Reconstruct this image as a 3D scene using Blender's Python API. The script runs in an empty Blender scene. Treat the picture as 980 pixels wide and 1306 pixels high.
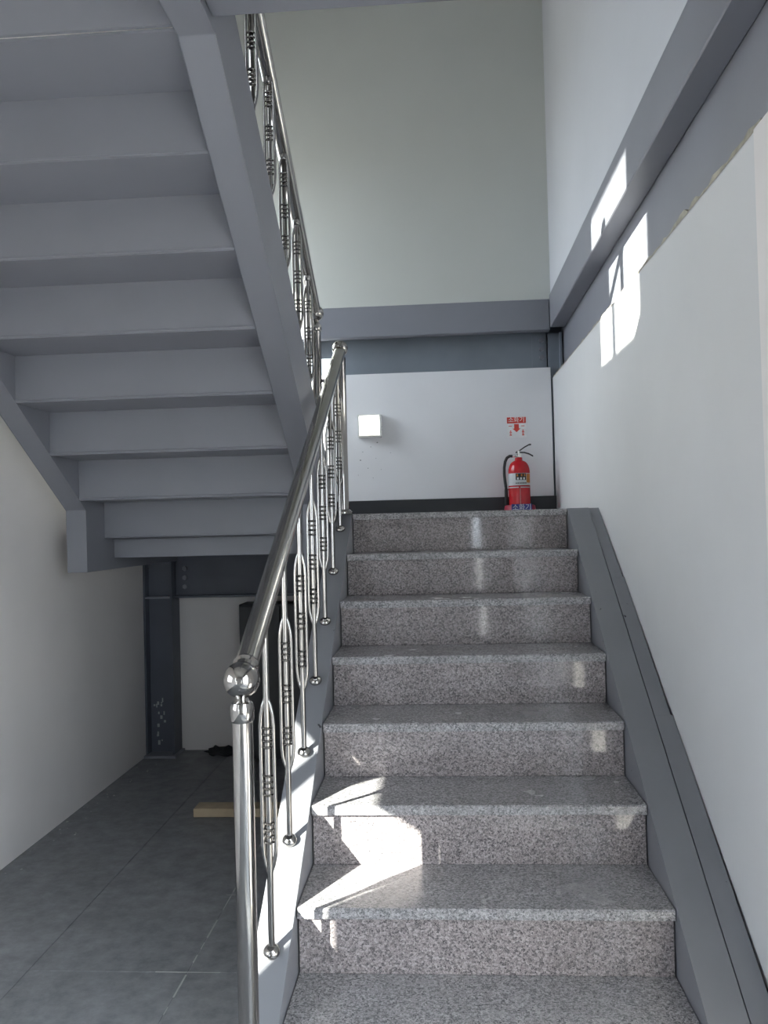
import bpy, bmesh, math, random
from mathutils import Vector, Matrix
PI = math.pi
scene = bpy.context.scene
COL = scene.collection

# ------------------------------------------------------------------ camera
CAM = (0.40171, -1.90333, 1.33306)
YAW, PITCH, ROLL, FPX = -0.067117, 0.019244, -0.024869, 1067.085
def cam_axes():
    cy, sy, cp, sp = math.cos(YAW), math.sin(YAW), math.cos(PITCH), math.sin(PITCH)
    F = Vector((sy*cp, cy*cp, sp)); R = Vector((cy, -sy, 0)); U = R.cross(F)
    cr, sr = math.cos(ROLL), math.sin(ROLL)
    return cr*R + sr*U, -sr*R + cr*U, F
cd = bpy.data.cameras.new('camera'); cam = bpy.data.objects.new('camera', cd); COL.objects.link(cam)
cd.sensor_fit = 'VERTICAL'; cd.sensor_height = 36.0; cd.sensor_width = 27.0
cd.lens = 36.0*FPX/1306.0; cd.clip_start = 0.02
r_, u_, f_ = cam_axes()
m = Matrix((r_, u_, -f_)).transposed().to_4x4(); m.translation = CAM
cam.matrix_world = m
scene.camera = cam

# ------------------------------------------------------------------ world, sun, exposure
SKY = 12.0
w = bpy.data.worlds.new('sky'); scene.world = w; w.use_nodes = True
bg = w.node_tree.nodes['Background']
bg.inputs[0].default_value = (0.835, 0.885, 1.0, 1); bg.inputs[1].default_value = SKY
SUN_DIR = Vector((1.0, 1.0, -0.65)).normalized()
sd = bpy.data.lights.new('sun', 'SUN'); sun = bpy.data.objects.new('sun', sd); COL.objects.link(sun)
sd.energy = 42.0; sd.angle = math.radians(0.5); sd.color = (1.0, 0.95, 0.87)
sun.rotation_euler = SUN_DIR.to_track_quat('-Z', 'Y').to_euler(); sun.location = (-6, -6, 6)
scene.view_settings.view_transform = 'Standard'; scene.view_settings.look = 'None'
scene.view_settings.gamma = 1.0; scene.view_settings.use_curve_mapping = False
scene.view_settings.exposure = 0.12
scene.cycles.caustics_reflective = False; scene.cycles.caustics_refractive = False
scene.cycles.max_bounces = 10; scene.cycles.diffuse_bounces = 6; scene.cycles.glossy_bounces = 6

# stair measures (metres)
H, D, W, LIP = 0.175, 0.27016, 0.9708, 0.016
SL = H/D
XL, XR, YB, YF, ZC = -1.395, 1.132, 3.17, -3.4, 5.4
ZL = 8*H                       # landing level

# ------------------------------------------------------------------ materials
def new_mat(name):
    mt = bpy.data.materials.new(name); mt.use_nodes = True
    nt = mt.node_tree
    return mt, nt, nt.nodes['Principled BSDF']
def objcoord(nt):
    return nt.nodes.new('ShaderNodeTexCoord').outputs['Object']
def noise(nt, co, scale, detail=3, rough=0.55):
    n = nt.nodes.new('ShaderNodeTexNoise'); n.inputs['Scale'].default_value = scale
    n.inputs['Detail'].default_value = detail; n.inputs['Roughness'].default_value = rough
    nt.links.new(co, n.inputs['Vector']); return n.outputs['Fac']
def ramp(nt, fac, stops, interp='LINEAR'):
    r = nt.nodes.new('ShaderNodeValToRGB'); r.color_ramp.interpolation = interp
    e = r.color_ramp.elements
    while len(e) < len(stops): e.new(0.5)
    for i, (p, c) in enumerate(stops):
        e[i].position = p; e[i].color = (*c, 1) if len(c) == 3 else c
    nt.links.new(fac, r.inputs['Fac']); return r.outputs['Color']
def mix(nt, fac, a, b, mode='MIX'):
    n = nt.nodes.new('ShaderNodeMix'); n.data_type = 'RGBA'; n.blend_type = mode
    if isinstance(fac, (int, float)): n.inputs[0].default_value = fac
    else: nt.links.new(fac, n.inputs[0])
    for s, v in ((6, a), (7, b)):
        if isinstance(v, tuple): n.inputs[s].default_value = (*v, 1)
        else: nt.links.new(v, n.inputs[s])
    return n.outputs[2]
def bump(nt, bs, h, strength, dist):
    b = nt.nodes.new('ShaderNodeBump'); b.inputs['Strength'].default_value = strength
    b.inputs['Distance'].default_value = dist
    nt.links.new(h, b.inputs['Height']); nt.links.new(b.outputs['Normal'], bs.inputs['Normal'])
def sc(c, k): return tuple(v*k for v in c)

def mat_paint(name, c, rough=0.5, var=0.12, scale=3.0, specks=0.0, speck_col=(0.03, 0.03, 0.035), bscale=60, bstr=0.05):
    mt, nt, bs = new_mat(name); co = objcoord(nt)
    n1 = noise(nt, co, scale, 4)
    col = ramp(nt, n1, [(0.3, sc(c, 1-var)), (0.7, sc(c, 1+var))])
    if specks > 0:
        n2 = noise(nt, co, 38, 2, 0.4)
        s = ramp(nt, n2, [(specks, (0, 0, 0)), (specks+0.02, (1, 1, 1))])
        col = mix(nt, s, col, speck_col)
    nt.links.new(col, bs.inputs['Base Color']); bs.inputs['Roughness'].default_value = rough
    bump(nt, bs, noise(nt, co, bscale, 2), bstr, 0.004)
    return mt
def mat_plain(name, c, rough=0.5, metal=0.0, spec=0.5):
    mt, nt, bs = new_mat(name); co = objcoord(nt)
    col = ramp(nt, noise(nt, co, 25, 2), [(0.3, sc(c, 0.94)), (0.7, sc(c, 1.06))])
    nt.links.new(col, bs.inputs['Base Color'])
    bs.inputs['Roughness'].default_value = rough; bs.inputs['Metallic'].default_value = metal
    return mt
def mat_granite(name, tint=(1, 1, 1), rough=0.12, dust=0.0):
    mt, nt, bs = new_mat(name); co = objcoord(nt)
    vo = nt.nodes.new('ShaderNodeTexVoronoi'); vo.inputs['Scale'].default_value = 205
    nt.links.new(co, vo.inputs['Vector'])
    sep = nt.nodes.new('ShaderNodeSeparateColor'); nt.links.new(vo.outputs['Color'], sep.inputs[0])
    c = ramp(nt, sep.outputs[0], [(0.0, (0.03, 0.03, 0.035)), (0.17, (0.13, 0.125, 0.125)), (0.32, (0.27, 0.25, 0.245)),
                                  (0.60, (0.39, 0.365, 0.355)), (0.84, (0.54, 0.51, 0.50))], 'CONSTANT')
    n = noise(nt, co, 420, 2)
    c = mix(nt, 0.52, c, ramp(nt, n, [(0.35, (0.06, 0.06, 0.06)), (0.5, (0.27, 0.26, 0.255)), (0.68, (0.52, 0.5, 0.49))]))
    n3 = noise(nt, co, 6, 3)
    c = mix(nt, 1.0, c, ramp(nt, n3, [(0.3, sc(tint, 0.9)), (0.7, sc(tint, 1.1))]), 'MULTIPLY')
    if dust:
        nd = noise(nt, co, 9, 5, 0.65)
        c = mix(nt, ramp(nt, nd, [(0.35, (0, 0, 0)), (0.75, (dust, dust, dust))]), c, (0.30, 0.31, 0.30))
        spk = ramp(nt, noise(nt, co, 95, 1, 0.3), [(0.80, (0, 0, 0)), (0.82, (1, 1, 1))])
        c = mix(nt, spk, c, (0.03, 0.03, 0.03))
    nt.links.new(c, bs.inputs['Base Color'])
    rr = ramp(nt, noise(nt, co, 7, 3), [(0.3, (rough,)*3), (0.75, (rough*1.7+0.03,)*3)])
    nt.links.new(rr, bs.inputs['Roughness'])
    return mt
def mat_floor(name):
    mt, nt, bs = new_mat(name); co = objcoord(nt)
    n1 = noise(nt, co, 2.2, 6, 0.65); n2 = noise(nt, co, 14, 5, 0.7)
    c = ramp(nt, n1, [(0.3, (0.15, 0.156, 0.166)), (0.55, (0.22, 0.228, 0.24)), (0.75, (0.30, 0.31, 0.325))])
    c = mix(nt, 0.45, c, ramp(nt, n2, [(0.35, (0.09, 0.095, 0.106)), (0.7, (0.34, 0.35, 0.375))]))
    nt.links.new(c, bs.inputs['Base Color']); bs.inputs['Roughness'].default_value = 0.42
    bump(nt, bs, noise(nt, co, 120, 3), 0.12, 0.003)
    return mt
def mat_steel(name, rough=0.14, c=(0.80, 0.78, 0.74)):
    mt, nt, bs = new_mat(name); co = objcoord(nt)
    col = ramp(nt, noise(nt, co, 12, 2), [(0.3, sc(c, 0.93)), (0.7, c)])
    nt.links.new(col, bs.inputs['Base Color']); bs.inputs['Metallic'].default_value = 1.0
    bs.inputs['Roughness'].default_value = rough
    return mt
def mat_emit(name, c, s):
    mt, nt, bs = new_mat(name)
    bs.inputs['Base Color'].default_value = (*c, 1)
    bs.inputs['Emission Color'].default_value = (*c, 1); bs.inputs['Emission Strength'].default_value = s
    return mt
def mat_glass(name):
    mt = bpy.data.materials.new(name); mt.use_nodes = True; nt = mt.node_tree
    for n in list(nt.nodes):
        if n.type != 'OUTPUT_MATERIAL': nt.nodes.remove(n)
    out = [n for n in nt.nodes if n.type == 'OUTPUT_MATERIAL'][0]
    t = nt.nodes.new('ShaderNodeBsdfTransparent'); t.inputs[0].default_value = (0.93, 0.96, 0.95, 1)
    g = nt.nodes.new('ShaderNodeBsdfGlossy'); g.inputs['Roughness'].default_value = 0.02
    mx = nt.nodes.new('ShaderNodeMixShader'); mx.inputs[0].default_value = 0.07
    nt.links.new(t.outputs[0], mx.inputs[1]); nt.links.new(g.outputs[0], mx.inputs[2])
    nt.links.new(mx.outputs[0], out.inputs['Surface'])
    return mt

WALL = mat_paint('white_wall_paint', (0.76, 0.76, 0.775), 0.6, 0.04, 1.6, bscale=35, bstr=0.06)
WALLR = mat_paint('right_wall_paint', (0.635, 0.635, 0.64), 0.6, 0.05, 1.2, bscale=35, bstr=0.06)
NAVY = mat_paint('dark_column_paint', (0.088, 0.096, 0.122), 0.45, 0.12, 4.0, bscale=50, bstr=0.05)
WALLUP = mat_paint('upper_wall_paint', (0.585, 0.60, 0.565), 0.6, 0.04, 0.9, bscale=35, bstr=0.05)
WALLWARM = mat_paint('warm_tinted_wall_paint', (0.78, 0.745, 0.73), 0.65, 0.05, 1.4, bscale=35, bstr=0.08)  # left wall is white; the warm cast of its shadow is mixed in
PANELEDGE = mat_paint('foam_board_edge', (0.40, 0.37, 0.30), 0.8, 0.3, 20)
WALLRU = mat_paint('upper_right_wall_paint', (0.60, 0.61, 0.645), 0.6, 0.04, 0.9, bscale=35, bstr=0.05)
STEEL = mat_paint('grey_steel_paint', (0.232, 0.237, 0.268), 0.45, 0.04, 2.5, bscale=50, bstr=0.04)
STEELDARK = mat_paint('dark_blue_steel_paint', (0.20, 0.225, 0.26), 0.45, 0.10, 3.0, bscale=50, bstr=0.05)
STRING = mat_paint('stringer_paint', (0.205, 0.209, 0.228), 0.42, 0.05, 3.0, specks=0.76, bscale=50, bstr=0.04)
GRAN = mat_granite('polished_granite', (1.04, 0.975, 1.0), 0.035)
GRANT = mat_granite('granite_tread', (1.12, 1.13, 1.19), 0.16, 0.25)
FLOOR = mat_floor('grey_stone_floor')
JOINT = mat_plain('dark_joint', (0.04, 0.042, 0.045), 0.8)
CHALK = mat_plain('pale_grout', (0.42, 0.43, 0.42), 0.9)
INOX = mat_steel('stainless_steel', 0.10, (0.385, 0.368, 0.35))
INOXR = mat_steel('stainless_rail', 0.17, (0.47, 0.45, 0.42))
BLACKB = mat_plain('black_skirting', (0.018, 0.02, 0.024), 0.35)
CEIL = mat_paint('ceiling_paint', (0.6, 0.6, 0.6), 0.7)
ALU = mat_plain('window_aluminium', (0.5, 0.5, 0.5), 0.4, 0.6)
GLASS = mat_glass('window_glass')
RED = mat_plain('red_enamel', (0.52, 0.012, 0.02), 0.22)
REDM = mat_plain('dark_red_plastic', (0.33, 0.02, 0.05), 0.4)
BLK = mat_plain('black_rubber', (0.012, 0.012, 0.013), 0.45)
CHROME = mat_steel('chrome', 0.18, (0.7, 0.7, 0.7))
WHITE = mat_plain('white_plastic', (0.72, 0.72, 0.70), 0.4)
SILVER = mat_plain('silver_label', (0.62, 0.63, 0.64), 0.35)
ORANGE = mat_plain('orange_print', (0.55, 0.20, 0.04), 0.5)
BLACKP = mat_plain('black_print', (0.015, 0.015, 0.015), 0.5)
BLUEP = mat_plain('blue_print', (0.025, 0.03, 0.22), 0.45)
REDP = mat_plain('red_print', (0.62, 0.05, 0.035), 0.5)
WHITEP = mat_plain('white_print', (0.8, 0.8, 0.8), 0.5)
LAMPE = mat_emit('lit_diffuser', (1.0, 0.98, 0.92), 3.2)
WOOD = mat_paint('pale_wood', (0.50, 0.40, 0.27), 0.6, 0.15, 9)
CLOTH = mat_paint('dark_rag', (0.03, 0.032, 0.035), 0.9, 0.3, 30)
CABIN = mat_plain('dark_cabinet', (0.035, 0.036, 0.04), 0.5)

# ------------------------------------------------------------------ mesh helpers
def finish(bm, name, mat, parent=None, smooth=False, loc=None):
    bmesh.ops.recalc_face_normals(bm, faces=bm.faces)
    me = bpy.data.meshes.new(name); bm.to_mesh(me); bm.free()
    if mat is not None: me.materials.append(mat)
    if smooth:
        for p in me.polygons: p.use_smooth = True
        try: me.set_sharp_from_angle(angle=math.radians(40))
        except Exception: pass
    return link(me, name, parent, loc)
def link(me, name, parent=None, loc=None):
    o = bpy.data.objects.new(name, me); COL.objects.link(o)
    if parent is not None:
        o.parent = parent
        if loc is None:   # mesh is in world coordinates
            t = Vector((0, 0, 0)); q = parent
            while q is not None: t += q.location; q = q.parent
            o.location = -t
        else: o.location = loc
    elif loc is not None: o.location = loc
    return o
def tag(o, label=None, cat=None, group=None, kind=None):
    if label: o['label'] = label
    if cat: o['category'] = cat
    if group: o['group'] = group
    if kind: o['kind'] = kind
    return o
def thing(name, label, cat, loc=(0, 0, 0), group=None):
    o = bpy.data.objects.new(name, None); COL.objects.link(o); o.location = loc
    o.empty_display_size = 0.05
    return tag(o, label, cat, group)
def add_box(bm, x0, x1, y0, y1, z0, z1, bev=0.0, seg=1):
    r = bmesh.ops.create_cube(bm, size=1.0)
    vs = r['verts']
    for v in vs:
        v.co = Vector(((x0+x1)/2+v.co.x*(x1-x0), (y0+y1)/2+v.co.y*(y1-y0), (z0+z1)/2+v.co.z*(z1-z0)))
    if bev > 0:
        es = list({e for v in vs for e in v.link_edges})
        bmesh.ops.bevel(bm, geom=es, offset=bev, segments=seg, affect='EDGES', profile=0.5)
def box(name, mat, parent, x0, x1, y0, y1, z0, z1, bev=0.0, seg=1):
    bm = bmesh.new(); add_box(bm, x0, x1, y0, y1, z0, z1, bev, seg)
    return finish(bm, name, mat, parent)
def add_prism(bm, poly, x0, x1):
    """poly of (y,z), extruded along x"""
    a = [bm.verts.new((x0, y, z)) for y, z in poly]; b = [bm.verts.new((x1, y, z)) for y, z in poly]
    n = len(poly)
    bm.faces.new(a); bm.faces.new(b[::-1])
    for i in range(n): bm.faces.new((a[i], b[i], b[(i+1) % n], a[(i+1) % n]))
def prism(name, mat, parent, poly, x0, x1, bev=0.0):
    bm = bmesh.new(); add_prism(bm, poly, x0, x1)
    if bev:
        bmesh.ops.bevel(bm, geom=list(bm.edges), offset=bev, segments=2, affect='EDGES', profile=0.5)
    return finish(bm, name, mat, parent)
def add_tube(bm, pts, rad, seg=12, caps=True):
    pts = [Vector(p) for p in pts]
    rads = rad if isinstance(rad, (list, tuple)) else [rad]*len(pts)
    rings = []
    t0 = (pts[1]-pts[0]).normalized()
    ref = Vector((0, 0, 1)) if abs(t0.z) < 0.9 else Vector((1, 0, 0))
    nrm = (ref - t0*ref.dot(t0)).normalized()
    for i, p in enumerate(pts):
        if i == 0: t = (pts[1]-pts[0]).normalized()
        elif i == len(pts)-1: t = (pts[-1]-pts[-2]).normalized()
        else: t = ((pts[i+1]-p).normalized() + (p-pts[i-1]).normalized()).normalized()
        nrm = (nrm - t*nrm.dot(t)).normalized(); bi = t.cross(nrm)
        rings.append([bm.verts.new(p + rads[i]*(math.cos(2*PI*k/seg)*nrm + math.sin(2*PI*k/seg)*bi)) for k in range(seg)])
    for a, b in zip(rings, rings[1:]):
        for k in range(seg): bm.faces.new((a[k], a[(k+1) % seg], b[(k+1) % seg], b[k]))
    if caps: bm.faces.new(rings[0][::-1]); bm.faces.new(rings[-1])
def tube(name, mat, parent, pts, rad, seg=12, loc=None):
    bm = bmesh.new(); add_tube(bm, pts, rad, seg)
    return finish(bm, name, mat, parent, True, loc)
def add_lathe(bm, prof, c=(0, 0, 0), seg=24):
    c = Vector(c); rings = []
    for r, z in prof:
        if r < 1e-6: rings.append([bm.verts.new(c+Vector((0, 0, z)))])
        else: rings.append([bm.verts.new(c+Vector((r*math.cos(2*PI*k/seg), r*math.sin(2*PI*k/seg), z))) for k in range(seg)])
    for a, b in zip(rings, rings[1:]):
        for k in range(seg):
            k2 = (k+1) % seg
            if len(a) == 1 and len(b) == 1: continue
            if len(a) == 1: bm.faces.new((a[0], b[k2], b[k]))
            elif len(b) == 1: bm.faces.new((a[k], a[k2], b[0]))
            else: bm.faces.new((a[k], a[k2], b[k2], b[k]))
    if len(rings[0]) > 1: bm.faces.new(rings[0][::-1])
    if len(rings[-1]) > 1: bm.faces.new(rings[-1])
def lathe(name, mat, parent, prof, c=(0, 0, 0), seg=24, loc=None):
    bm = bmesh.new(); add_lathe(bm, prof, c, seg)
    return finish(bm, name, mat, parent, True, loc)
def ball_prof(r, zc, n=14, a0=-PI/2, a1=PI/2):
    return [(max(0.0, r*math.cos(a0+(a1-a0)*i/n)), zc+r*math.sin(a0+(a1-a0)*i/n)) for i in range(n+1)]
def wall_cells(bm, axis, pos, thick, u0, u1, z0, z1, holes):
    """slab normal to axis 'x' or 'y' between pos and pos+thick with rectangular holes (ua,ub,za,zb)"""
    us = sorted({u0, u1, *[h[0] for h in holes], *[h[1] for h in holes]})
    zs = sorted({z0, z1, *[h[2] for h in holes], *[h[3] for h in holes]})
    for a, b in zip(us, us[1:]):
        for c, d in zip(zs, zs[1:]):
            if any(a >= h[0]-1e-6 and b <= h[1]+1e-6 and c >= h[2]-1e-6 and d <= h[3]+1e-6 for h in holes): continue
            p, q = min(pos, pos+thick), max(pos, pos+thick)
            if axis == 'x': add_box(bm, p, q, a, b, c, d)
            else: add_box(bm, a, b, p, q, c, d)
    bmesh.ops.remove_doubles(bm, verts=bm.verts, dist=1e-5)
    # drop the inner faces shared by neighbouring cells
    seen = {}
    for f in bm.faces: seen.setdefault(tuple(sorted(v.index for v in f.verts)), []).append(f)
    kill = [f for fs in seen.values() if len(fs) > 1 for f in fs]
    bmesh.ops.delete(bm, geom=kill, context='FACES_ONLY')
def text_part(name, body, mat, parent, loc, size, rot=(PI/2, 0, 0), depth=0.0006):
    cu = bpy.data.curves.new(name, 'FONT'); cu.body = body; cu.size = size
    cu.align_x = 'CENTER'; cu.align_y = 'CENTER'; cu.extrude = depth; cu.resolution_u = 3
    tmp = bpy.data.objects.new('tmp_text', cu); COL.objects.link(tmp)
    dg = bpy.context.evaluated_depsgraph_get(); dg.update()
    me = bpy.data.meshes.new_from_object(tmp.evaluated_get(dg))
    bpy.data.objects.remove(tmp); bpy.data.curves.remove(cu)
    me.materials.clear(); me.materials.append(mat)
    M = Matrix.Translation(loc) @ (Matrix.Rotation(rot[2], 4, 'Z') @ Matrix.Rotation(rot[0], 4, 'X'))
    me.transform(M); me.name = name
    return link(me, name, parent)

# ------------------------------------------------------------------ the setting
bm = bmesh.new(); add_box(bm, XL-0.2, XR+0.3, YF-0.2, YB+0.3, -0.12, -0.004)
floor = tag(finish(bm, 'floor', mat_plain('floor_joint', (0.085, 0.088, 0.094), 0.85)), 'dark grey stone slab floor beside and under the stairs', None, None, 'structure')
xs = [XL, -0.9, -0.4, 0.1, 0.6, XR+0.02]; ys = [YF, -2.3, -1.33, -0.357, 0.615, 1.587, 2.56, YB]
meshes = {}
for i in range(5):
    for j in range(7):
        a, b, c, d = xs[i], xs[i+1], ys[j], ys[j+1]
        bm = bmesh.new(); g = 0.0006
        add_box(bm, a+g, b-g, c+g, d-g, -0.02, 0.0, 0.001)
        finish(bm, 'floor_slab', FLOOR, floor)
random.seed(4)
bm = bmesh.new()
for x0, y0, y1 in ((-0.4, 0.30, 1.2),):
    y = y0
    while y < y1:
        L = random.uniform(0.02, 0.13); wd = random.uniform(0.002, 0.006)
        add_box(bm, x0-wd/2, x0+wd/2, y, y+L, -0.003, 0.0008); y += L + random.uniform(0.02, 0.09)
for y0, x0, x1 in ((0.615, -0.5, -0.3), (1.15, -0.42, -0.36)):
    add_box(bm, x0, x1, y0-0.0015, y0+0.0015, -0.003, 0.0006)
for k in range(26):
    x = XL + abs(random.gauss(0.04, 0.06)) + 0.01; y = random.uniform(1.3, 2.9); s = random.uniform(0.003, 0.008)
    add_box(bm, x, x+s, y, y+s, -0.001, s*0.5)
tag(finish(bm, 'grout_residue', CHALK, floor), 'pale grout residue and crumbs', None, None, 'stuff')

GROUND = mat_paint('yard_concrete', (0.36, 0.34, 0.32), 0.8, 0.15, 0.8)
bm = bmesh.new(); add_box(bm, -40, 40, -40, 40, -0.35, -0.15)
tag(finish(bm, 'ground', GROUND), 'concrete yard outside the building', None, None, 'structure')
# windows in the left wall: (y0,y1,z0,z1)
WIN_L = (-1.36, -0.25, 0.86, 1.66)      # ground floor
WIN_U = (-1.58, -0.76, 3.65, 4.34)      # upper floor
WIN_M = (1.89, 2.96, 2.25, 3.50)        # over the half landing
FILL_WIN_N = (-3.3, -2.80, 0.9, 2.35)         # ground floor, unseen, added to bounce sun onto the left wall
bm = bmesh.new(); wall_cells(bm, 'x', XL, -0.16, YF-0.2, YB+0.3, 0.0, ZC, [WIN_L, WIN_U, WIN_M, FILL_WIN_N])
tag(finish(bm, 'wall_left', WALLWARM), 'white wall beside the dark floor, warm tint of its shadow in the colour', None, None, 'structure')
def window(name, axis, pos, rect, nu=2, nz=1, side=-1):
    a, b, c, d = rect
    root = tag(bpy.data.objects.new(name, None), 'unseen aluminium framed stairwell window', None, None, 'structure'); COL.objects.link(root)
    f = 0.035; p0, p1 = pos+side*0.11, pos+side*0.06
    def bx(nm, mt, u0, u1, z0, z1, q0=p0, q1=p1):
        lo, hi = min(q0, q1), max(q0, q1)
        if axis == 'x': return box(nm, mt, root, lo, hi, u0, u1, z0, z1)
        return box(nm, mt, root, u0, u1, lo, hi, z0, z1)
    bx('frame_rail', ALU, a, b, c, c+f); bx('frame_rail', ALU, a, b, d-f, d)
    bx('frame_stile', ALU, a, a+f, c+f, d-f); bx('frame_stile', ALU, b-f, b, c+f, d-f)
    for i in range(1, nu):
        u = a+(b-a)*i/nu; bx('mullion', ALU, u-f/2, u+f/2, c+f, d-f)
    bx('pane', GLASS, a+f, b-f, c+f, d-f, pos+side*0.083, pos+side*0.087)
    return root
window('window_1', 'x', XL, WIN_L); window('window_2', 'x', XL, WIN_U, 1); window('window_3', 'x', XL, WIN_M, 1); window('added_window_4', 'x', XL, FILL_WIN_N, 1)
def portal(name, axis, pos, rect, face):
    ld = bpy.data.lights.new(name, 'AREA'); o = bpy.data.objects.new(name, ld); COL.objects.link(o)
    a, b, c, d = rect; ld.shape = 'RECTANGLE'
    ld.cycles.is_portal = True
    dirv = Vector((face, 0, 0)) if axis == 'x' else Vector((0, face, 0))
    o.location = (pos, (a+b)/2, (c+d)/2) if axis == 'x' else ((a+b)/2, pos, (c+d)/2)
    o.rotation_euler = dirv.to_track_quat('-Z', 'Z').to_euler()
    # local x is horizontal, local y vertical after this rotation
    ld.size = b-a; ld.size_y = d-c
    return o
for nm, rc in (('portal_a', WIN_L), ('portal_b', WIN_U), ('portal_c', WIN_M), ('portal_d', FILL_WIN_N)):
    portal(nm, 'x', XL-0.05, rc, 1)

# front wall behind the photographer: sidelight; glazed door and upper window added for light
SIDE = (0.72, 0.86, 0.05, 1.50); FILL_WIN_F = (-0.4, 0.2, 3.7, 4.2); FILL_DOOR = (-1.32, -1.0, 0.02, 1.1); FILL_WIN_R = (-3.25, -0.95, 0.03, 2.10)
bm = bmesh.new(); wall_cells(bm, 'y', YF, -0.16, XL-0.16, XR+0.3, 0.0, ZC, [FILL_WIN_F, FILL_DOOR, SIDE])
FRONT = mat_paint('front_wall_paint', (0.26, 0.255, 0.25), 0.6)
tag(finish(bm, 'wall_front', FRONT), 'grey front wall behind the viewpoint', None, None, 'structure')
window('added_window_6', 'y', YF, FILL_WIN_F, 3); window('added_door_1', 'y', YF, FILL_DOOR, 1); window('window_7', 'y', YF, SIDE, 1)
portal('portal_f', 'y', YF-0.05, FILL_WIN_F, 1); portal('portal_g', 'y', YF-0.05, FILL_DOOR, 1); portal('portal_e', 'y', YF-0.05, SIDE, 1)
box_c = bmesh.new(); add_box(box_c, XL-0.2, XR+0.4, YF-0.2, YB+0.4, ZC, ZC+0.15)
tag(finish(box_c, 'ceiling', CEIL), 'white stairwell ceiling', None, None, 'structure')

# right wall: lower lining panel, shaft wall above the fascia beam, near panel
bm = bmesh.new()
for (x0, x1, y0, y1, z0, z1) in ((1.136, 1.099, -0.008, YB+0.02, 0.0, 2.214),):
    v = [bm.verts.new(p) for p in ((x0, y0, z0), (x1, y1, z0), (x1, y1, z1), (x0, y0, z1), (x0+0.03, y0, z0), (x1+0.03, y1, z0), (x1+0.03, y1, z1), (x0+0.03, y0, z1))]
    for f in ((0, 1, 2, 3), (4, 5, 6, 7), (0, 1, 5, 4), (3, 2, 6, 7), (0, 3, 7, 4), (1, 2, 6, 5)): bm.faces.new([v[i] for i in f])
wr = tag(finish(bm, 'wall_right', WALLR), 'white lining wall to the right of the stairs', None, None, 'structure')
random.seed(11)
bm = bmesh.new()
pts = []
n = 90
for i in range(n+1):
    y = -0.008 + (YB+0.0)*i/n
    pts.append((1.136-(0.037*(y/3.19)), y, 2.214+random.uniform(0.0, 0.012)*(1.6 if y < 1.0 else 0.6)))
for i in range(n):
    a, b = pts[i], pts[i+1]
    v = [bm.verts.new(q) for q in ((a[0]-0.002, a[1], 2.210), (b[0]-0.002, b[1], 2.210), (b[0]-0.001, b[1], b[2]), (a[0]-0.001, a[1], a[2]),
                                   (a[0]+0.02, a[1], 2.210), (b[0]+0.02, b[1], 2.210), (b[0]+0.02, b[1], b[2]), (a[0]+0.02, a[1], a[2]))]
    for f in ((0, 1, 2, 3), (3, 2, 6, 7)): bm.faces.new([v[k] for k in f])
tag(finish(bm, 'panel_edge', PANELEDGE, wr), 'ragged foam edge along the top of the panel')
bm = bmesh.new(); wall_cells(bm, 'x', 1.117, 0.16, YF, -0.011, 0.0, 2.196, [FILL_WIN_R])
window('added_window_5', 'x', 1.117, FILL_WIN_R, 2, 1, 1); portal('portal_h', 'x', 1.17, FILL_WIN_R, -1)  # unseen window, added to light the left wall and floor
tag(finish(bm, 'wall_right_near', WALLWARM), 'beige near panel at the right edge', None, None, 'structure')
bm = bmesh.new(); wall_cells(bm, 'x', 1.088, 0.25, YF-0.1, YB+0.3, 2.69, ZC, [])
tag(finish(bm, 'wall_right_upper', WALLRU), 'pale upper right stairwell wall', None, None, 'structure')
bm = bmesh.new(); wall_cells(bm, 'y', 3.098, 0.25, XL-0.16, 1.1, 2.66, ZC, [])
tag(finish(bm, 'wall_back_upper', WALLUP), 'tall grey white wall above the landing beam', None, None, 'structure')
bm = bmesh.new(); add_box(bm, XL-0.02, 1.086, YB, YB+0.06, ZL-0.15, 2.275)
tag(finish(bm, 'wall_back', WALL), 'white wall at the back of the half landing', None, None, 'structure')
bm = bmesh.new(); add_box(bm, XL-0.02, XR+0.1, YB, YB+0.06, 0.0, ZL-0.152)
tag(finish(bm, 'wall_back_lower', WALLWARM), 'beige wall under the half landing', None, None, 'structure')
bm = bmesh.new(); add_box(bm, XL-0.2, XR+0.3, YB+0.16, YB+0.3, 0.0, 2.9)
tag(finish(bm, 'wall_outer_back', STEELDARK), 'outer back wall', None, None, 'structure')
bm = bmesh.new(); add_box(bm, 1.30, 1.42, -0.05, YB+0.3, 0.0, 2.9)
tag(finish(bm, 'wall_outer_right', STEELDARK), 'outer right wall', None, None, 'structure')
bm = bmesh.new(); add_box(bm, XL, 1.099, YB-0.013, YB, ZL, ZL+0.102, 0.002)
tag(finish(bm, 'baseboard_back', BLACKB), 'black skirting along the back of the landing', None, None, 'structure')

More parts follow.
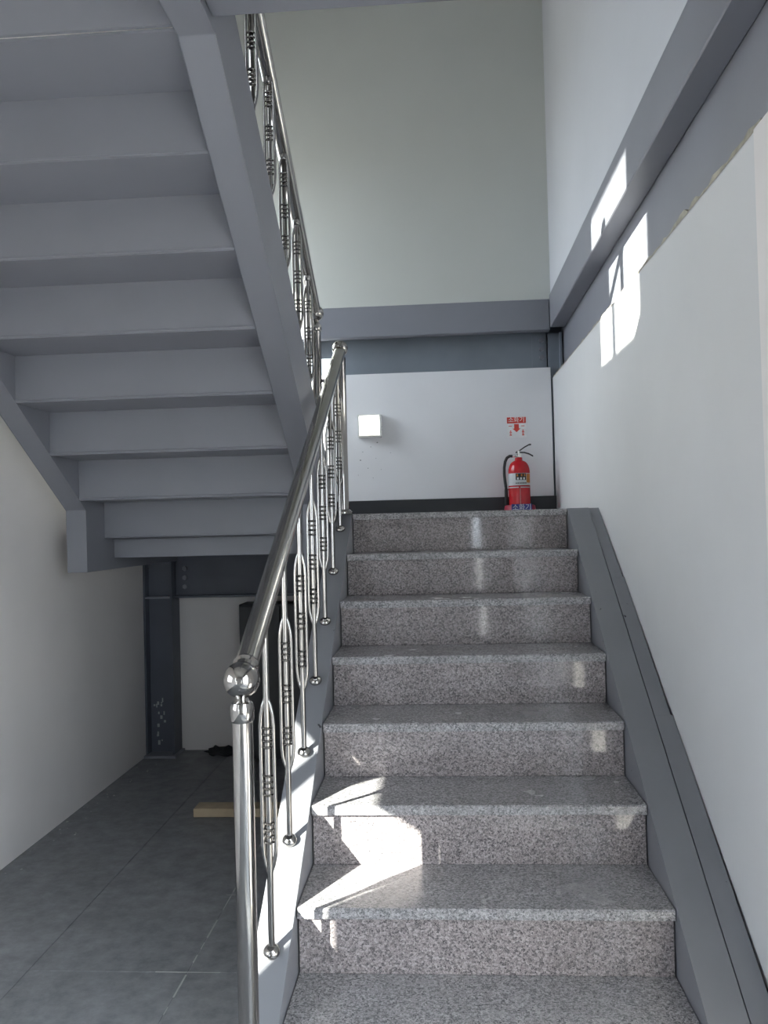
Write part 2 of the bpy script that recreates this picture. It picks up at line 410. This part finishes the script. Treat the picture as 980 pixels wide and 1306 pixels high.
# ------------------------------------------------------------------ steel beams and columns
def bolts(parent, spots, axis):
    for (x, y, z) in spots:
        bm = bmesh.new()
        if axis == 'y': add_tube(bm, [(x, y, z), (x, y-0.014, z)], 0.0155, 6)
        else: add_tube(bm, [(x, y, z), (x-0.012, y, z)], 0.013, 6)
        finish(bm, 'bolt', STEEL, parent)
b1 = thing('steel_beam', 'grey steel beam across the white back wall above the extinguisher', 'beam', (0, 3.1, 2.28))
box('fascia', STEEL, b1, XL, 1.08, 3.09, 3.155, 2.484, 2.668, 0.004)
box('web', STEELDARK, b1, XL, 1.074, 3.235, 3.245, 2.20, 2.668)
box('end_plate', STEELDARK, b1, 0.985, 1.072, 3.226, 3.234, 2.276, 2.484)
bolts(b1, [(1.042, 3.226, z) for z in (2.450, 2.398, 2.346)], 'y')
b2 = thing('steel_beam', 'grey steel beam running along the right wall with sunlight on it', 'beam', (1.15, 1.0, 2.2))
box('fascia', STEEL, b2, 1.08, 1.1675, YF, 3.09, 2.497, 2.692, 0.004)
box('web', STEEL, b2, 1.168, 1.178, -0.009, 3.195, 2.215, 2.69); box('web', STEEL, b2, 1.168, 1.178, YF, -0.010, 2.197, 2.69)
cR = thing('steel_column', 'dark steel column hidden in the corner beside the extinguisher', 'column', (1.12, 3.2, 0))
box('flange', STEELDARK, cR, 1.079, 1.22, 3.20, 3.214, 0.0, 2.483)
box('web', STEELDARK, cR, 1.145, 1.157, 3.16, 3.199, 2.22, 2.483)
b3 = thing('steel_beam', 'dark steel beam under the half landing against the beige wall', 'beam', (-0.5, 3.1, 0.94))
box('web', NAVY, b3, -1.215, XR-0.05, 3.10, 3.112, 0.955, 1.245)
box('flange', NAVY, b3, -1.215, XR-0.05, 3.05, 3.165, 0.943, 0.955)
bolts(b3, [(-1.157, 3.10, z) for z in (1.118, 1.062, 1.008)], 'y')
c1 = thing('steel_column', 'dark steel column with flaking paint in the left corner', 'column', (-1.3, 3.1, 0))
box('flange', NAVY, c1, -1.392, -1.380, 3.02, 3.165, 0.0, 1.24)
box('flange', NAVY, c1, -1.229, -1.217, 3.02, 3.165, 0.0, 1.24)
box('web', NAVY, c1, -1.380, -1.229, 3.088, 3.098, 0.0, 1.24)
box('stiffener', STEEL, c1, -1.380, -1.229, 3.022, 3.087, 0.943, 0.953)
box('base_plate', STEEL, c1, -1.392, -1.20, 2.98, 3.165, 0.0005, 0.014)
random.seed(8)
bm = bmesh.new()
for k in range(16):
    x = random.gauss(-1.325, 0.018); z = random.choice((0.28, 0.24, 0.06, 0.1, 0.2))+random.gauss(0, 0.025); s = random.uniform(0.005, 0.014); t = random.uniform(0.008, 0.03)
    add_box(bm, x, x+s, 3.0865, 3.088, max(0.02, z), max(0.02, z)+t)
tag(finish(bm, 'paint_flakes', CHALK, c1), 'pale patches of flaked paint', None, None, 'stuff')

# ------------------------------------------------------------------ lower flight
st = thing('staircase', 'lower stair flight of speckled granite steps rising to the landing', 'staircase', (0.48, 0, 0))
for k in range(1, 9):
    yn = (k-1)*D; z = k*H
    if k < 8:
        poly = [(yn, z-0.027), (yn, z-0.004), (yn+0.004, z), (yn+D+0.03, z), (yn+D+0.03, z-0.027)]
        prism('tread', GRANT, st, poly, 0.003, W-0.003)
    box('riser', GRAN, st, 0.004, W-0.004, yn+LIP, yn+LIP+0.02, z-H+(0.0005 if k > 1 else 0.0), z-0.0275, 0.0008)
# folded steel plate under the granite
poly = []
for k in range(1, 9):
    yn = (k-1)*D+LIP+0.021
    poly += [(yn, max(0.0, (k-1)*H-0.03)), (yn, k*H-0.03)]
up = [(y, z) for y, z in poly]
lowp = [(y+0.012, z-0.012) for y, z in reversed(poly)]
lowp[-1] = (poly[0][0]+0.012, 0.0)
prism('folded_step_plate', STEEL, st, up+[(8*D-0.05, ZL-0.03), (8*D-0.05, ZL-0.042)]+lowp, 0.0, W)
def stringer_poly(y0, y1, dz, depth):
    a = (y0, H+SL*y0+dz); b = (y1, ZL+0.002)
    yk = (ZL+0.002-H-dz)/SL
    return [(y0, 0.0), a, (yk, ZL+0.002), (y1, ZL+0.002), (y1, ZL-0.24), (yk-0.05, ZL-0.24-0.0), (y0+0.35, 0.0)]
prism('stringer', STRING, st, stringer_poly(-0.22, 1.93, 0.003, 0.3), -0.09, 0.0, 0.002)
prism('stringer', STRING, st, stringer_poly(-0.22, 1.93, 0.003, 0.3), W, W+0.094, 0.002)
# infill plates between the right stringer and the wall, in three lengths
ya = -0.22
for yb in (0.83, 1.45, 1.915):
    x1 = 1.136-0.0116*yb-0.001
    q = lambda y: min(ZL+0.001, H+SL*y+0.002)
    prism('infill_plate', STRING, st, [(ya+0.001, q(ya)-0.012), (ya+0.001, q(ya)), (yb-0.001, q(yb)), (yb-0.001, q(yb)-0.012)], W+0.0965, x1)
    ya = yb

# ------------------------------------------------------------------ half landing
ld_ = thing('landing', 'half landing with a granite edge above the top riser', 'landing', (0, 2.5, ZL-0.16))
poly = [(7*D, ZL-0.027), (7*D, ZL-0.004), (7*D+0.004, ZL), (7*D+0.30, ZL), (7*D+0.30, ZL-0.027)]
prism('edge_slab', GRANT, ld_, poly, 0.003, W-0.003)
box('granite_paving', GRANT, ld_, -1.17, 1.095, 7*D+0.302, YB-0.014, ZL-0.027, ZL)
box('granite_paving', GRANT, ld_, -1.17, -0.203, 7*D+0.06, 7*D+0.300, ZL-0.027, ZL)
box('steel_deck', STEEL, ld_, -1.17, 1.095, 2.062, YB-0.014, ZL-0.06, ZL-0.029)
box('edge_beam', STEEL, ld_, -1.174, 0.97, 2.045, 2.06, 1.222, 1.372)
box('edge_beam_flange', STEEL, ld_, -1.174, 0.97, 2.02, 2.044, 1.302, 1.31)

# ------------------------------------------------------------------ upper flight
UY0, UZ0 = 1.9333, 1.3178
uf = thing('staircase', 'upper stair flight seen from below with grey steel soffit', 'staircase', (-0.69, 1.0, ZL))
def uz(y): return UZ0 + SL*(UY0-y)
def upper_stringer():
    yk = 0.058; dv = 0.305
    return [(-0.35, uz(yk)), (yk, uz(yk)), (1.735, uz(1.735)), (1.735, 1.168), (3.01, 1.168), (3.01, 1.402),
            (1.735+(uz(1.735)+dv-1.46)/SL, 1.46), (yk+0.12, uz(yk+0.12)+dv), (yk+0.12-0.06, uz(yk)+0.22), (-0.35, uz(yk)+0.22)]
def upper_stringer_r():
    yk = 0.058; dv = 0.305
    return [(-0.35, uz(yk)), (yk, uz(yk)), (1.735, uz(1.735)), (1.735, 1.168), (2.04, 1.168), (2.04, 1.40),
            (1.735+(uz(1.735)+dv-1.40)/SL, 1.40), (yk+0.12, uz(yk+0.12)+dv), (yk+0.12-0.06, uz(yk)+0.22), (-0.35, uz(yk)+0.22)]
prism('stringer', STEEL, uf, upper_stringer(), -1.268, -1.176, 0.003)
prism('stringer', STEEL, uf, upper_stringer_r(), -0.2, -0.107, 0.003)
# folded step plates, one per step
bm = bmesh.new(); t = 0.008
add_prism(bm, [(0, 0), (0, 0.1685), (-D+0.0005, 0.1685), (-D+0.0005, 0.1685+t), (t, 0.1685+t), (t, 0)], -1.1755, -0.2005)
bmesh.ops.recalc_face_normals(bm, faces=bm.faces)
sme = bpy.data.meshes.new('step_plate'); bm.to_mesh(sme); bm.free(); sme.materials.append(STEEL)
for k in range(0, 7):
    yk = UY0-k*D; zk = UZ0+k*H
    link(sme, 'step_plate', uf, (0.69, yk-1.0, zk-ZL))
    # weld bead along the folded edge
    tube('weld_bead', STEEL, uf, [(-1.175, yk-0.001, zk+0.002), (-0.201, yk-0.001, zk+0.002)], 0.0035, 6)

# ------------------------------------------------------------------ upper floor over the viewpoint
ul = thing('upper_landing', 'upper floor deck with a grey steel edge beam at the top', 'landing', (0, -1.6, 2.54))
box('deck', CEIL, ul, XL+0.002, 1.078, YF+0.002, 0.035, 2.70, 2.755)
box('edge_beam', STEEL, ul, -0.105, 1.078, -0.06, 0.02, 2.549, 2.699, 0.003)
box('edge_plate', STEEL, ul, -1.1755, -0.2005, 0.030, 0.040, 2.545, 2.699)

# ------------------------------------------------------------------ railings
RL, RLOOP = 0.0082, 0.0052
LOOP_H, LOOP_W, FOOT = 0.445, 0.0165, 0.19
def mesh_of(fn, name, mat):
    bm = bmesh.new(); fn(bm); bmesh.ops.recalc_face_normals(bm, faces=bm.faces)
    me = bpy.data.meshes.new(name); bm.to_mesh(me); bm.free(); me.materials.append(mat)
    for p in me.polygons: p.use_smooth = True
    try: me.set_sharp_from_angle(angle=math.radians(50))
    except Exception: pass
    return me
def loop_pts(dx, dy):
    out = []
    for i in range(19):
        t = i/18.0; z = FOOT + LOOP_H*t
        e = min(t, 1-t)/0.17
        k = 1.0 if e >= 1 else math.sin(e*PI/2)**0.8
        out.append((dx*LOOP_W*k, dy*LOOP_W*k, z))
    return out
loop_me = {}
for dx, dy in ((1, 0), (-1, 0)):
    loop_me[(dx, dy)] = mesh_of(lambda b: add_tube(b, loop_pts(dx, dy), RLOOP, 8), 'loop_rod', INOX)
ring_me = mesh_of(lambda b: add_lathe(b, [(RL-0.001, -0.0038), (RL+0.002, -0.0032), (RL+0.0042, 0), (RL+0.002, 0.0032), (RL-0.001, 0.0038)], seg=14), 'ring', INOX)
foot_me = mesh_of(lambda b: add_lathe(b, [(0.0205, 0.0), (0.0215, 0.003), (0.0205, 0.010), (0.015, 0.015), (0.0105, 0.017), (0.009, 0.019)], seg=20), 'foot_collar', INOX)
cap_me = mesh_of(lambda b: add_lathe(b, [(0.0095, -0.014), (0.0135, -0.011), (0.0145, 0.0), (0.0125, 0.01)], seg=16), 'rail_collar', INOX)
def baluster(parent, x, y, zb, zt, slope):
    pl = parent.location
    core = mesh_of(lambda b: add_tube(b, [(0, 0, -0.004), (0, 0, FOOT), (0, 0, FOOT+LOOP_H), (0, 0, zt-zb)], RL, 14), 'baluster', INOX)
    o = link(core, 'baluster', parent, (x-pl.x, y-pl.y, zb-pl.z))
    for k in loop_me: link(loop_me[k], 'loop_rod', o, (0, 0, 0))
    for grp in (0.235, 0.5, 0.765):
        for j in range(4):
            link(ring_me, 'ring', o, (0, 0, FOOT+LOOP_H*grp+(j-1.5)*0.0155))
    f = link(foot_me, 'foot_collar', o, (0, 0, 0)); f.rotation_euler = (math.atan(slope), 0, 0)
    link(cap_me, 'rail_collar', o, (0, 0, zt-zb-0.018))
    return o

# lower railing
A = Vector((-0.0445, -0.080, 1.007)); B = Vector((-0.036, 1.885, 2.150))
lr = thing('stair_railing', 'polished stainless railing with ball topped newel on the lower flight', 'railing', (-0.045, 0, 0.15))
dirv = (B-A).normalized()
tube('handrail', INOXR, lr, [A+dirv*0.02, B-dirv*0.01], 0.0265, 24)
tube('handrail_collar', INOX, lr, [A+dirv*0.036, A+dirv*0.05, A+dirv*0.058], [0.024, 0.030, 0.0268], 24)
nw = lathe('newel_post', INOX, lr, [(0.0225, H+SL*(-0.08)-0.04), (0.0225, 0.945), (0.0225, 0.95)], (A.x, A.y, 0), 28)
def sub(o, fnname, mat, prof, c, seg=28): return lathe(fnname, mat, o, prof, c, seg)
sub(nw, 'newel_cap', INOX, [(0.0228, 0.915), (0.0258, 0.919), (0.0265, 0.945), (0.0235, 0.957), (0.016, 0.962), (0.013, 0.972)], (A.x, A.y, 0))
sub(nw, 'ball', INOX, ball_prof(0.0405, A.z), (A.x, A.y, 0), 32)
sub(nw, 'base_flange', INOX, [(0.04, H+SL*(-0.08)-0.01), (0.04, H+SL*(-0.08)+0.012), (0.024, H+SL*(-0.08)+0.03)], (A.x, A.y, 0))
nt_ = lathe('newel_post', INOX, lr, [(0.0245, ZL+0.004), (0.0245, B.z-0.035)], (B.x, B.y, 0), 24)
sub(nt_, 'ball', INOX, ball_prof(0.037, B.z+0.008), (B.x, B.y, 0), 28)
sub(nt_, 'base_flange', INOX, [(0.04, ZL+0.003), (0.04, ZL+0.010), (0.027, ZL+0.022)], (B.x, B.y, 0))
for k in range(7):
    y = 0.168+k*0.2685
    zb = H+SL*y+0.004
    t = (y-A.y)/(B.y-A.y)
    baluster(lr, -0.044+0.003*t, y, zb, A.z+(B.z-A.z)*t-0.012, SL)

# upper railing
xu = -0.150
A2 = Vector((xu, 1.925, 2.335)); B2 = Vector((xu, 0.24, 3.2984))
ur = thing('stair_railing', 'stainless railing with balusters rising along the upper flight', 'railing', (xu, 1.0, ZL))
d2 = (B2-A2).normalized()
tube('handrail', INOXR, ur, [A2, B2], 0.0255, 24)
nu_ = lathe('newel_post', INOX, ur, [(0.0225, ZL+0.003), (0.0225, A2.z-0.055)], (A2.x, A2.y, 0), 24)
sub(nu_, 'newel_cap', INOX, [(0.0228, A2.z-0.085), (0.0262, A2.z-0.08), (0.0265, A2.z-0.06), (0.0165, A2.z-0.044), (0.013, A2.z-0.034)], (A2.x, A2.y, 0))
sub(nu_, 'ball', INOX, ball_prof(0.038, A2.z), (A2.x, A2.y, 0), 28)
ne_ = lathe('newel_post', INOX, ur, [(0.0225, uz(0.24)+0.306), (0.0225, B2.z-0.03)], (B2.x, B2.y, 0), 24)
sub(ne_, 'ball', INOX, ball_prof(0.038, B2.z), (B2.x, B2.y, 0), 28)
for k in range(5):
    y = 1.70-k*0.262
    zb = uz(y)+0.305+0.003
    t = (y-A2.y)/(B2.y-A2.y)
    baluster(ur, xu, y, zb, A2.z+(B2.z-A2.z)*t-0.012, -SL)
tube('link_rod', INOX, ur, [(A2.x+0.02, A2.y, 2.02), (-0.052, 1.90, 2.02)], 0.008, 12)

# ------------------------------------------------------------------ emergency lamp on the back wall
lp = thing('wall_lamp', 'lit square white lamp box on the back wall of the landing', 'lamp', (0.0, YB, 1.95))
box('housing', WHITE, lp, -0.083, 0.062, YB-0.058, YB, 1.885, 2.022, 0.004, 2)
box('diffuser', LAMPE, lp, -0.072, 0.050, YB-0.064, YB-0.0585, 1.896, 2.011, 0.002)
box('front_rim', WHITE, lp, -0.083, -0.0725, YB-0.0625, YB-0.0585, 1.887, 2.020)
box('front_rim', WHITE, lp, 0.0505, 0.061, YB-0.0625, YB-0.0585, 1.887, 2.020)
for z in (1.925, 1.943):
    box('side_slot', BLACKP, lp, 0.0615, 0.0628, YB-0.042, YB-0.030, z, z+0.006)

random.seed(21)
bm = bmesh.new()
for x, z, q in ((0.03, 1.855, 0.006), (-0.01, 1.83, 0.004), (-0.06, 1.80, 0.004), (-0.075, 1.75, 0.006), (0.02, 1.76, 0.003), (-0.03, 1.70, 0.004),
                (-0.09, 1.66, 0.003), (0.05, 1.69, 0.003), (0.0, 1.64, 0.003), (0.11, 1.79, 0.003)):
    q *= 0.6; add_box(bm, x-q, x+q, YB-0.0006, YB, z-q*0.7, z+q*0.7)
tag(finish(bm, 'wall_specks', JOINT, bpy.data.objects['wall_back']), 'small dark scuffs on the white wall', None, None, 'stuff')
# ------------------------------------------------------------------ sign
sg = thing('wall_sign', 'small white sign with red band and red arrow above the extinguisher', 'sign', (0.873, YB, 1.92))
sx, sz, ws, hs = 0.8735, 1.9205, 0.117, 0.125
yf = YB-0.003
box('plate', WHITEP, sg, sx-ws/2, sx+ws/2, yf, YB, sz-hs/2, sz+hs/2)
box('red_band', REDP, sg, sx-ws/2+0.002, sx+ws/2-0.002, yf-0.0006, yf, sz+hs*0.19, sz+hs/2-0.002)
text_part('lettering', '소화기', WHITEP, sg, (sx, yf-0.0009, sz+hs*0.345), 0.036, depth=0.0004)
bm = bmesh.new()
pl = [(-0.014, 0.019), (0.014, 0.019), (0.014, -0.008), (0.024, -0.008), (0.0, -0.030), (-0.024, -0.008), (-0.014, -0.008)]
a = [bm.verts.new((sx+px, yf-0.0008, sz+pz)) for px, pz in pl]; b = [bm.verts.new((sx+px, yf, sz+pz)) for px, pz in pl]
bm.faces.new(a); bm.faces.new(b[::-1])
for i in range(7): bm.faces.new((a[i], b[i], b[(i+1) % 7], a[(i+1) % 7]))
finish(bm, 'arrow', REDP, sg)
for x0, z0, z1 in ((-0.042, -0.050, -0.018), (0.032, -0.050, -0.014)):
    for j in range(4):
        h = (z1-z0)/4
        box('pictogram', REDP, sg, sx+x0+(0.002 if j % 2 else 0), sx+x0+0.013-(0.003 if j % 2 else 0), yf-0.0006, yf, sz+z0+j*h, sz+z0+(j+0.75)*h)
for x0 in (-0.047, 0.028):
    box('small_print', REDP, sg, sx+x0, sx+x0+0.020, yf-0.0006, yf, sz+0.005, sz+0.009)

# ------------------------------------------------------------------ fire extinguisher
ex, ey = 0.868, 3.035
fe = thing('fire_extinguisher', 'red fire extinguisher with black hose standing on the landing', 'extinguisher', (ex, ey, ZL))
z0 = ZL+0.014
R = 0.063
prof = [(R-0.006, z0), (R, z0+0.006), (R, z0+0.225)]
for i in range(1, 9):
    a = i/8*PI/2*0.86
    prof.append((0.0225+(R-0.0225)*math.cos(a), z0+0.225+0.068*math.sin(a)))
prof += [(0.0225, z0+0.296), (0.0215, z0+0.312)]
body = lathe('cylinder', RED, fe, prof, (ex, ey, 0), 36)
def band(name, mat, parent, r, a0, a1, za, zb, n=14):
    bm = bmesh.new(); inn, out = [], []
    rows = []
    for i in range(n+1):
        a = a0+(a1-a0)*i/n
        rows.append([bm.verts.new((ex+rr*math.cos(a), ey+rr*math.sin(a), zz)) for rr, zz in ((r, za), (r, zb), (r-0.0006, zb), (r-0.0006, za))])
    for p, q in zip(rows, rows[1:]):
        for k in range(4): bm.faces.new((p[k], p[(k+1) % 4], q[(k+1) % 4], q[k]))
    bm.faces.new(rows[0]); bm.faces.new(rows[-1][::-1])
    return finish(bm, name, mat, parent, True)
dg = math.radians
lab = band('paper_label', SILVER, body, R+0.0010, dg(178), dg(342), z0+0.147, z0+0.218, 26)
band('black_panel', BLACKP, body, R+0.0018, dg(247), dg(303), z0+0.178, z0+0.216)
band('orange_block', ORANGE, body, R+0.0018, dg(306), dg(338), z0+0.162, z0+0.214)
for a in (254, 270, 286):
    band('white_figure', WHITEP, body, R+0.0026, dg(a), dg(a+9), z0+0.180, z0+0.193, 4)
for a in (252, 274, 290):
    band('gold_figure', ORANGE, body, R+0.0026, dg(a), dg(a+8), z0+0.199, z0+0.212, 4)
for a in range(246, 304, 6):
    band('small_print', BLACKP, body, R+0.0018, dg(a), dg(a+4.2), z0+0.157, z0+0.163, 2)
band('silver_strip', SILVER, body, R+0.0012, dg(185), dg(262), z0+0.133, z0+0.139)
band('silver_strip', SILVER, body, R+0.0012, dg(270), dg(335), z0+0.133, z0+0.139)
band('seam', SILVER, body, R+0.0008, dg(268), dg(269.2), z0+0.03, z0+0.13, 2)
head = lathe('valve_head', CHROME, fe, [(0.018, z0+0.312), (0.019, z0+0.316), (0.019, z0+0.328), (0.012, z0+0.334), (0.012, z0+0.352), (0.006, z0+0.356)], (ex, ey, 0), 18)
tube('gauge', CHROME, fe, [(ex+0.004, ey-0.016, z0+0.326), (ex+0.004, ey-0.030, z0+0.326)], 0.011, 14)
tube('hose_fitting', CHROME, fe, [(ex-0.012, ey, z0+0.323), (ex-0.038, ey-0.004, z0+0.321)], 0.008, 12)
def lever(name, pts, wd, th):
    bm = bmesh.new(); L, Rr = [], []
    for x, z in pts:
        L.append([bm.verts.new((ex+x, ey+s*wd/2, z0+z+q*th/2)) for s, q in ((-1, -1), (1, -1), (1, 1), (-1, 1))])
    for p, q in zip(L, L[1:]):
        for k in range(4): bm.faces.new((p[k], p[(k+1) % 4], q[(k+1) % 4], q[k]))
    bm.faces.new(L[0]); bm.faces.new(L[-1][::-1])
    return finish(bm, name, BLK, fe)
lever('squeeze_lever', [(-0.016, 0.342), (0.006, 0.352), (0.035, 0.372), (0.062, 0.386), (0.074, 0.387)], 0.020, 0.008)
lever('carry_handle', [(0.006, 0.342), (0.034, 0.341), (0.060, 0.333), (0.084, 0.319)], 0.020, 0.007)
tube('safety_pin', CHROME, fe, [(ex-0.002, ey-0.02, z0+0.345), (ex-0.002, ey+0.02, z0+0.345)], 0.0025, 8)
hp = [(-0.036, 0.321), (-0.052, 0.322), (-0.068, 0.312), (-0.079, 0.290), (-0.085, 0.255), (-0.086, 0.215), (-0.083, 0.175), (-0.079, 0.14)]
tube('hose', BLK, fe, [(ex+x, ey-0.006, z0+z) for x, z in hp], 0.0085, 12)
tube('nozzle', BLK, fe, [(ex-0.079, ey-0.006, z0+0.142), (ex-0.078, ey-0.006, z0+0.12), (ex-0.077, ey-0.006, z0+0.04)], [0.007, 0.010, 0.011], 12)
tube('hose_clip', CHROME, fe, [(ex-0.079, ey-0.006, z0+0.128), (ex-0.060, ey-0.002, z0+0.128)], 0.006, 8)
stand = thing('extinguisher_stand', 'low red stand with blue lettered plate under the extinguisher', 'stand', (ex, ey, ZL))
bm = bmesh.new()
add_lathe(bm, [(0.094, ZL+0.0005), (0.094, ZL+0.010), (0.080, ZL+0.0135)], (ex, ey, 0), 40)
add_lathe(bm, [(0.094, ZL+0.010), (0.088, ZL+0.045), (0.081, ZL+0.048), (0.072, ZL+0.044), (0.074, ZL+0.0135), (0.09, ZL+0.010)], (ex, ey, 0), 40)
finish(bm, 'tray', REDM, stand, True)
box('name_plate', BLUEP, stand, ex-0.057, ex+0.060, ey-0.0985, ey-0.0945, ZL+0.002, ZL+0.052, 0.001)
text_part('lettering', '소화기', WHITEP, stand, (ex+0.002, ey-0.0992, ZL+0.031), 0.040, depth=0.0004)

# ------------------------------------------------------------------ under the stairs
pk = tag(box('wooden_plank', WOOD, None, -0.79, -0.12, 1.972, 2.07, 0.0005, 0.040, 0.002), 'pale wooden plank lying on the dark floor under the stairs', 'plank')
cb = thing('storage_cabinet', 'dark cabinet standing behind the newel under the landing', 'cabinet', (-0.5, 2.9, 0))
box('body', CABIN, cb, -0.795, -0.30, 2.96, 3.16, 0.0005, 0.905, 0.003)
box('door', CABIN, cb, -0.79, -0.55, 2.945, 2.958, 0.02, 0.895, 0.003)
box('door', CABIN, cb, -0.545, -0.305, 2.945, 2.958, 0.02, 0.895, 0.003)
random.seed(3)
bm = bmesh.new(); bmesh.ops.create_icosphere(bm, subdivisions=3, radius=1.0)
for v in bm.verts:
    n = v.co.normalized(); k = 1+0.3*math.sin(7*n.x+3*n.y)*math.cos(5*n.y+2)+0.12*random.random()
    v.co = Vector((-0.93+0.11*n.x*k, 3.07+0.06*n.y*k, max(0.001, 0.018+0.022*n.z*k*(1+0.5*math.sin(9*n.x)))))
rag = finish(bm, 'floor_rag', CLOTH, None, True)
tag(rag, 'crumpled dark rag on the floor against the beige wall', 'rag')
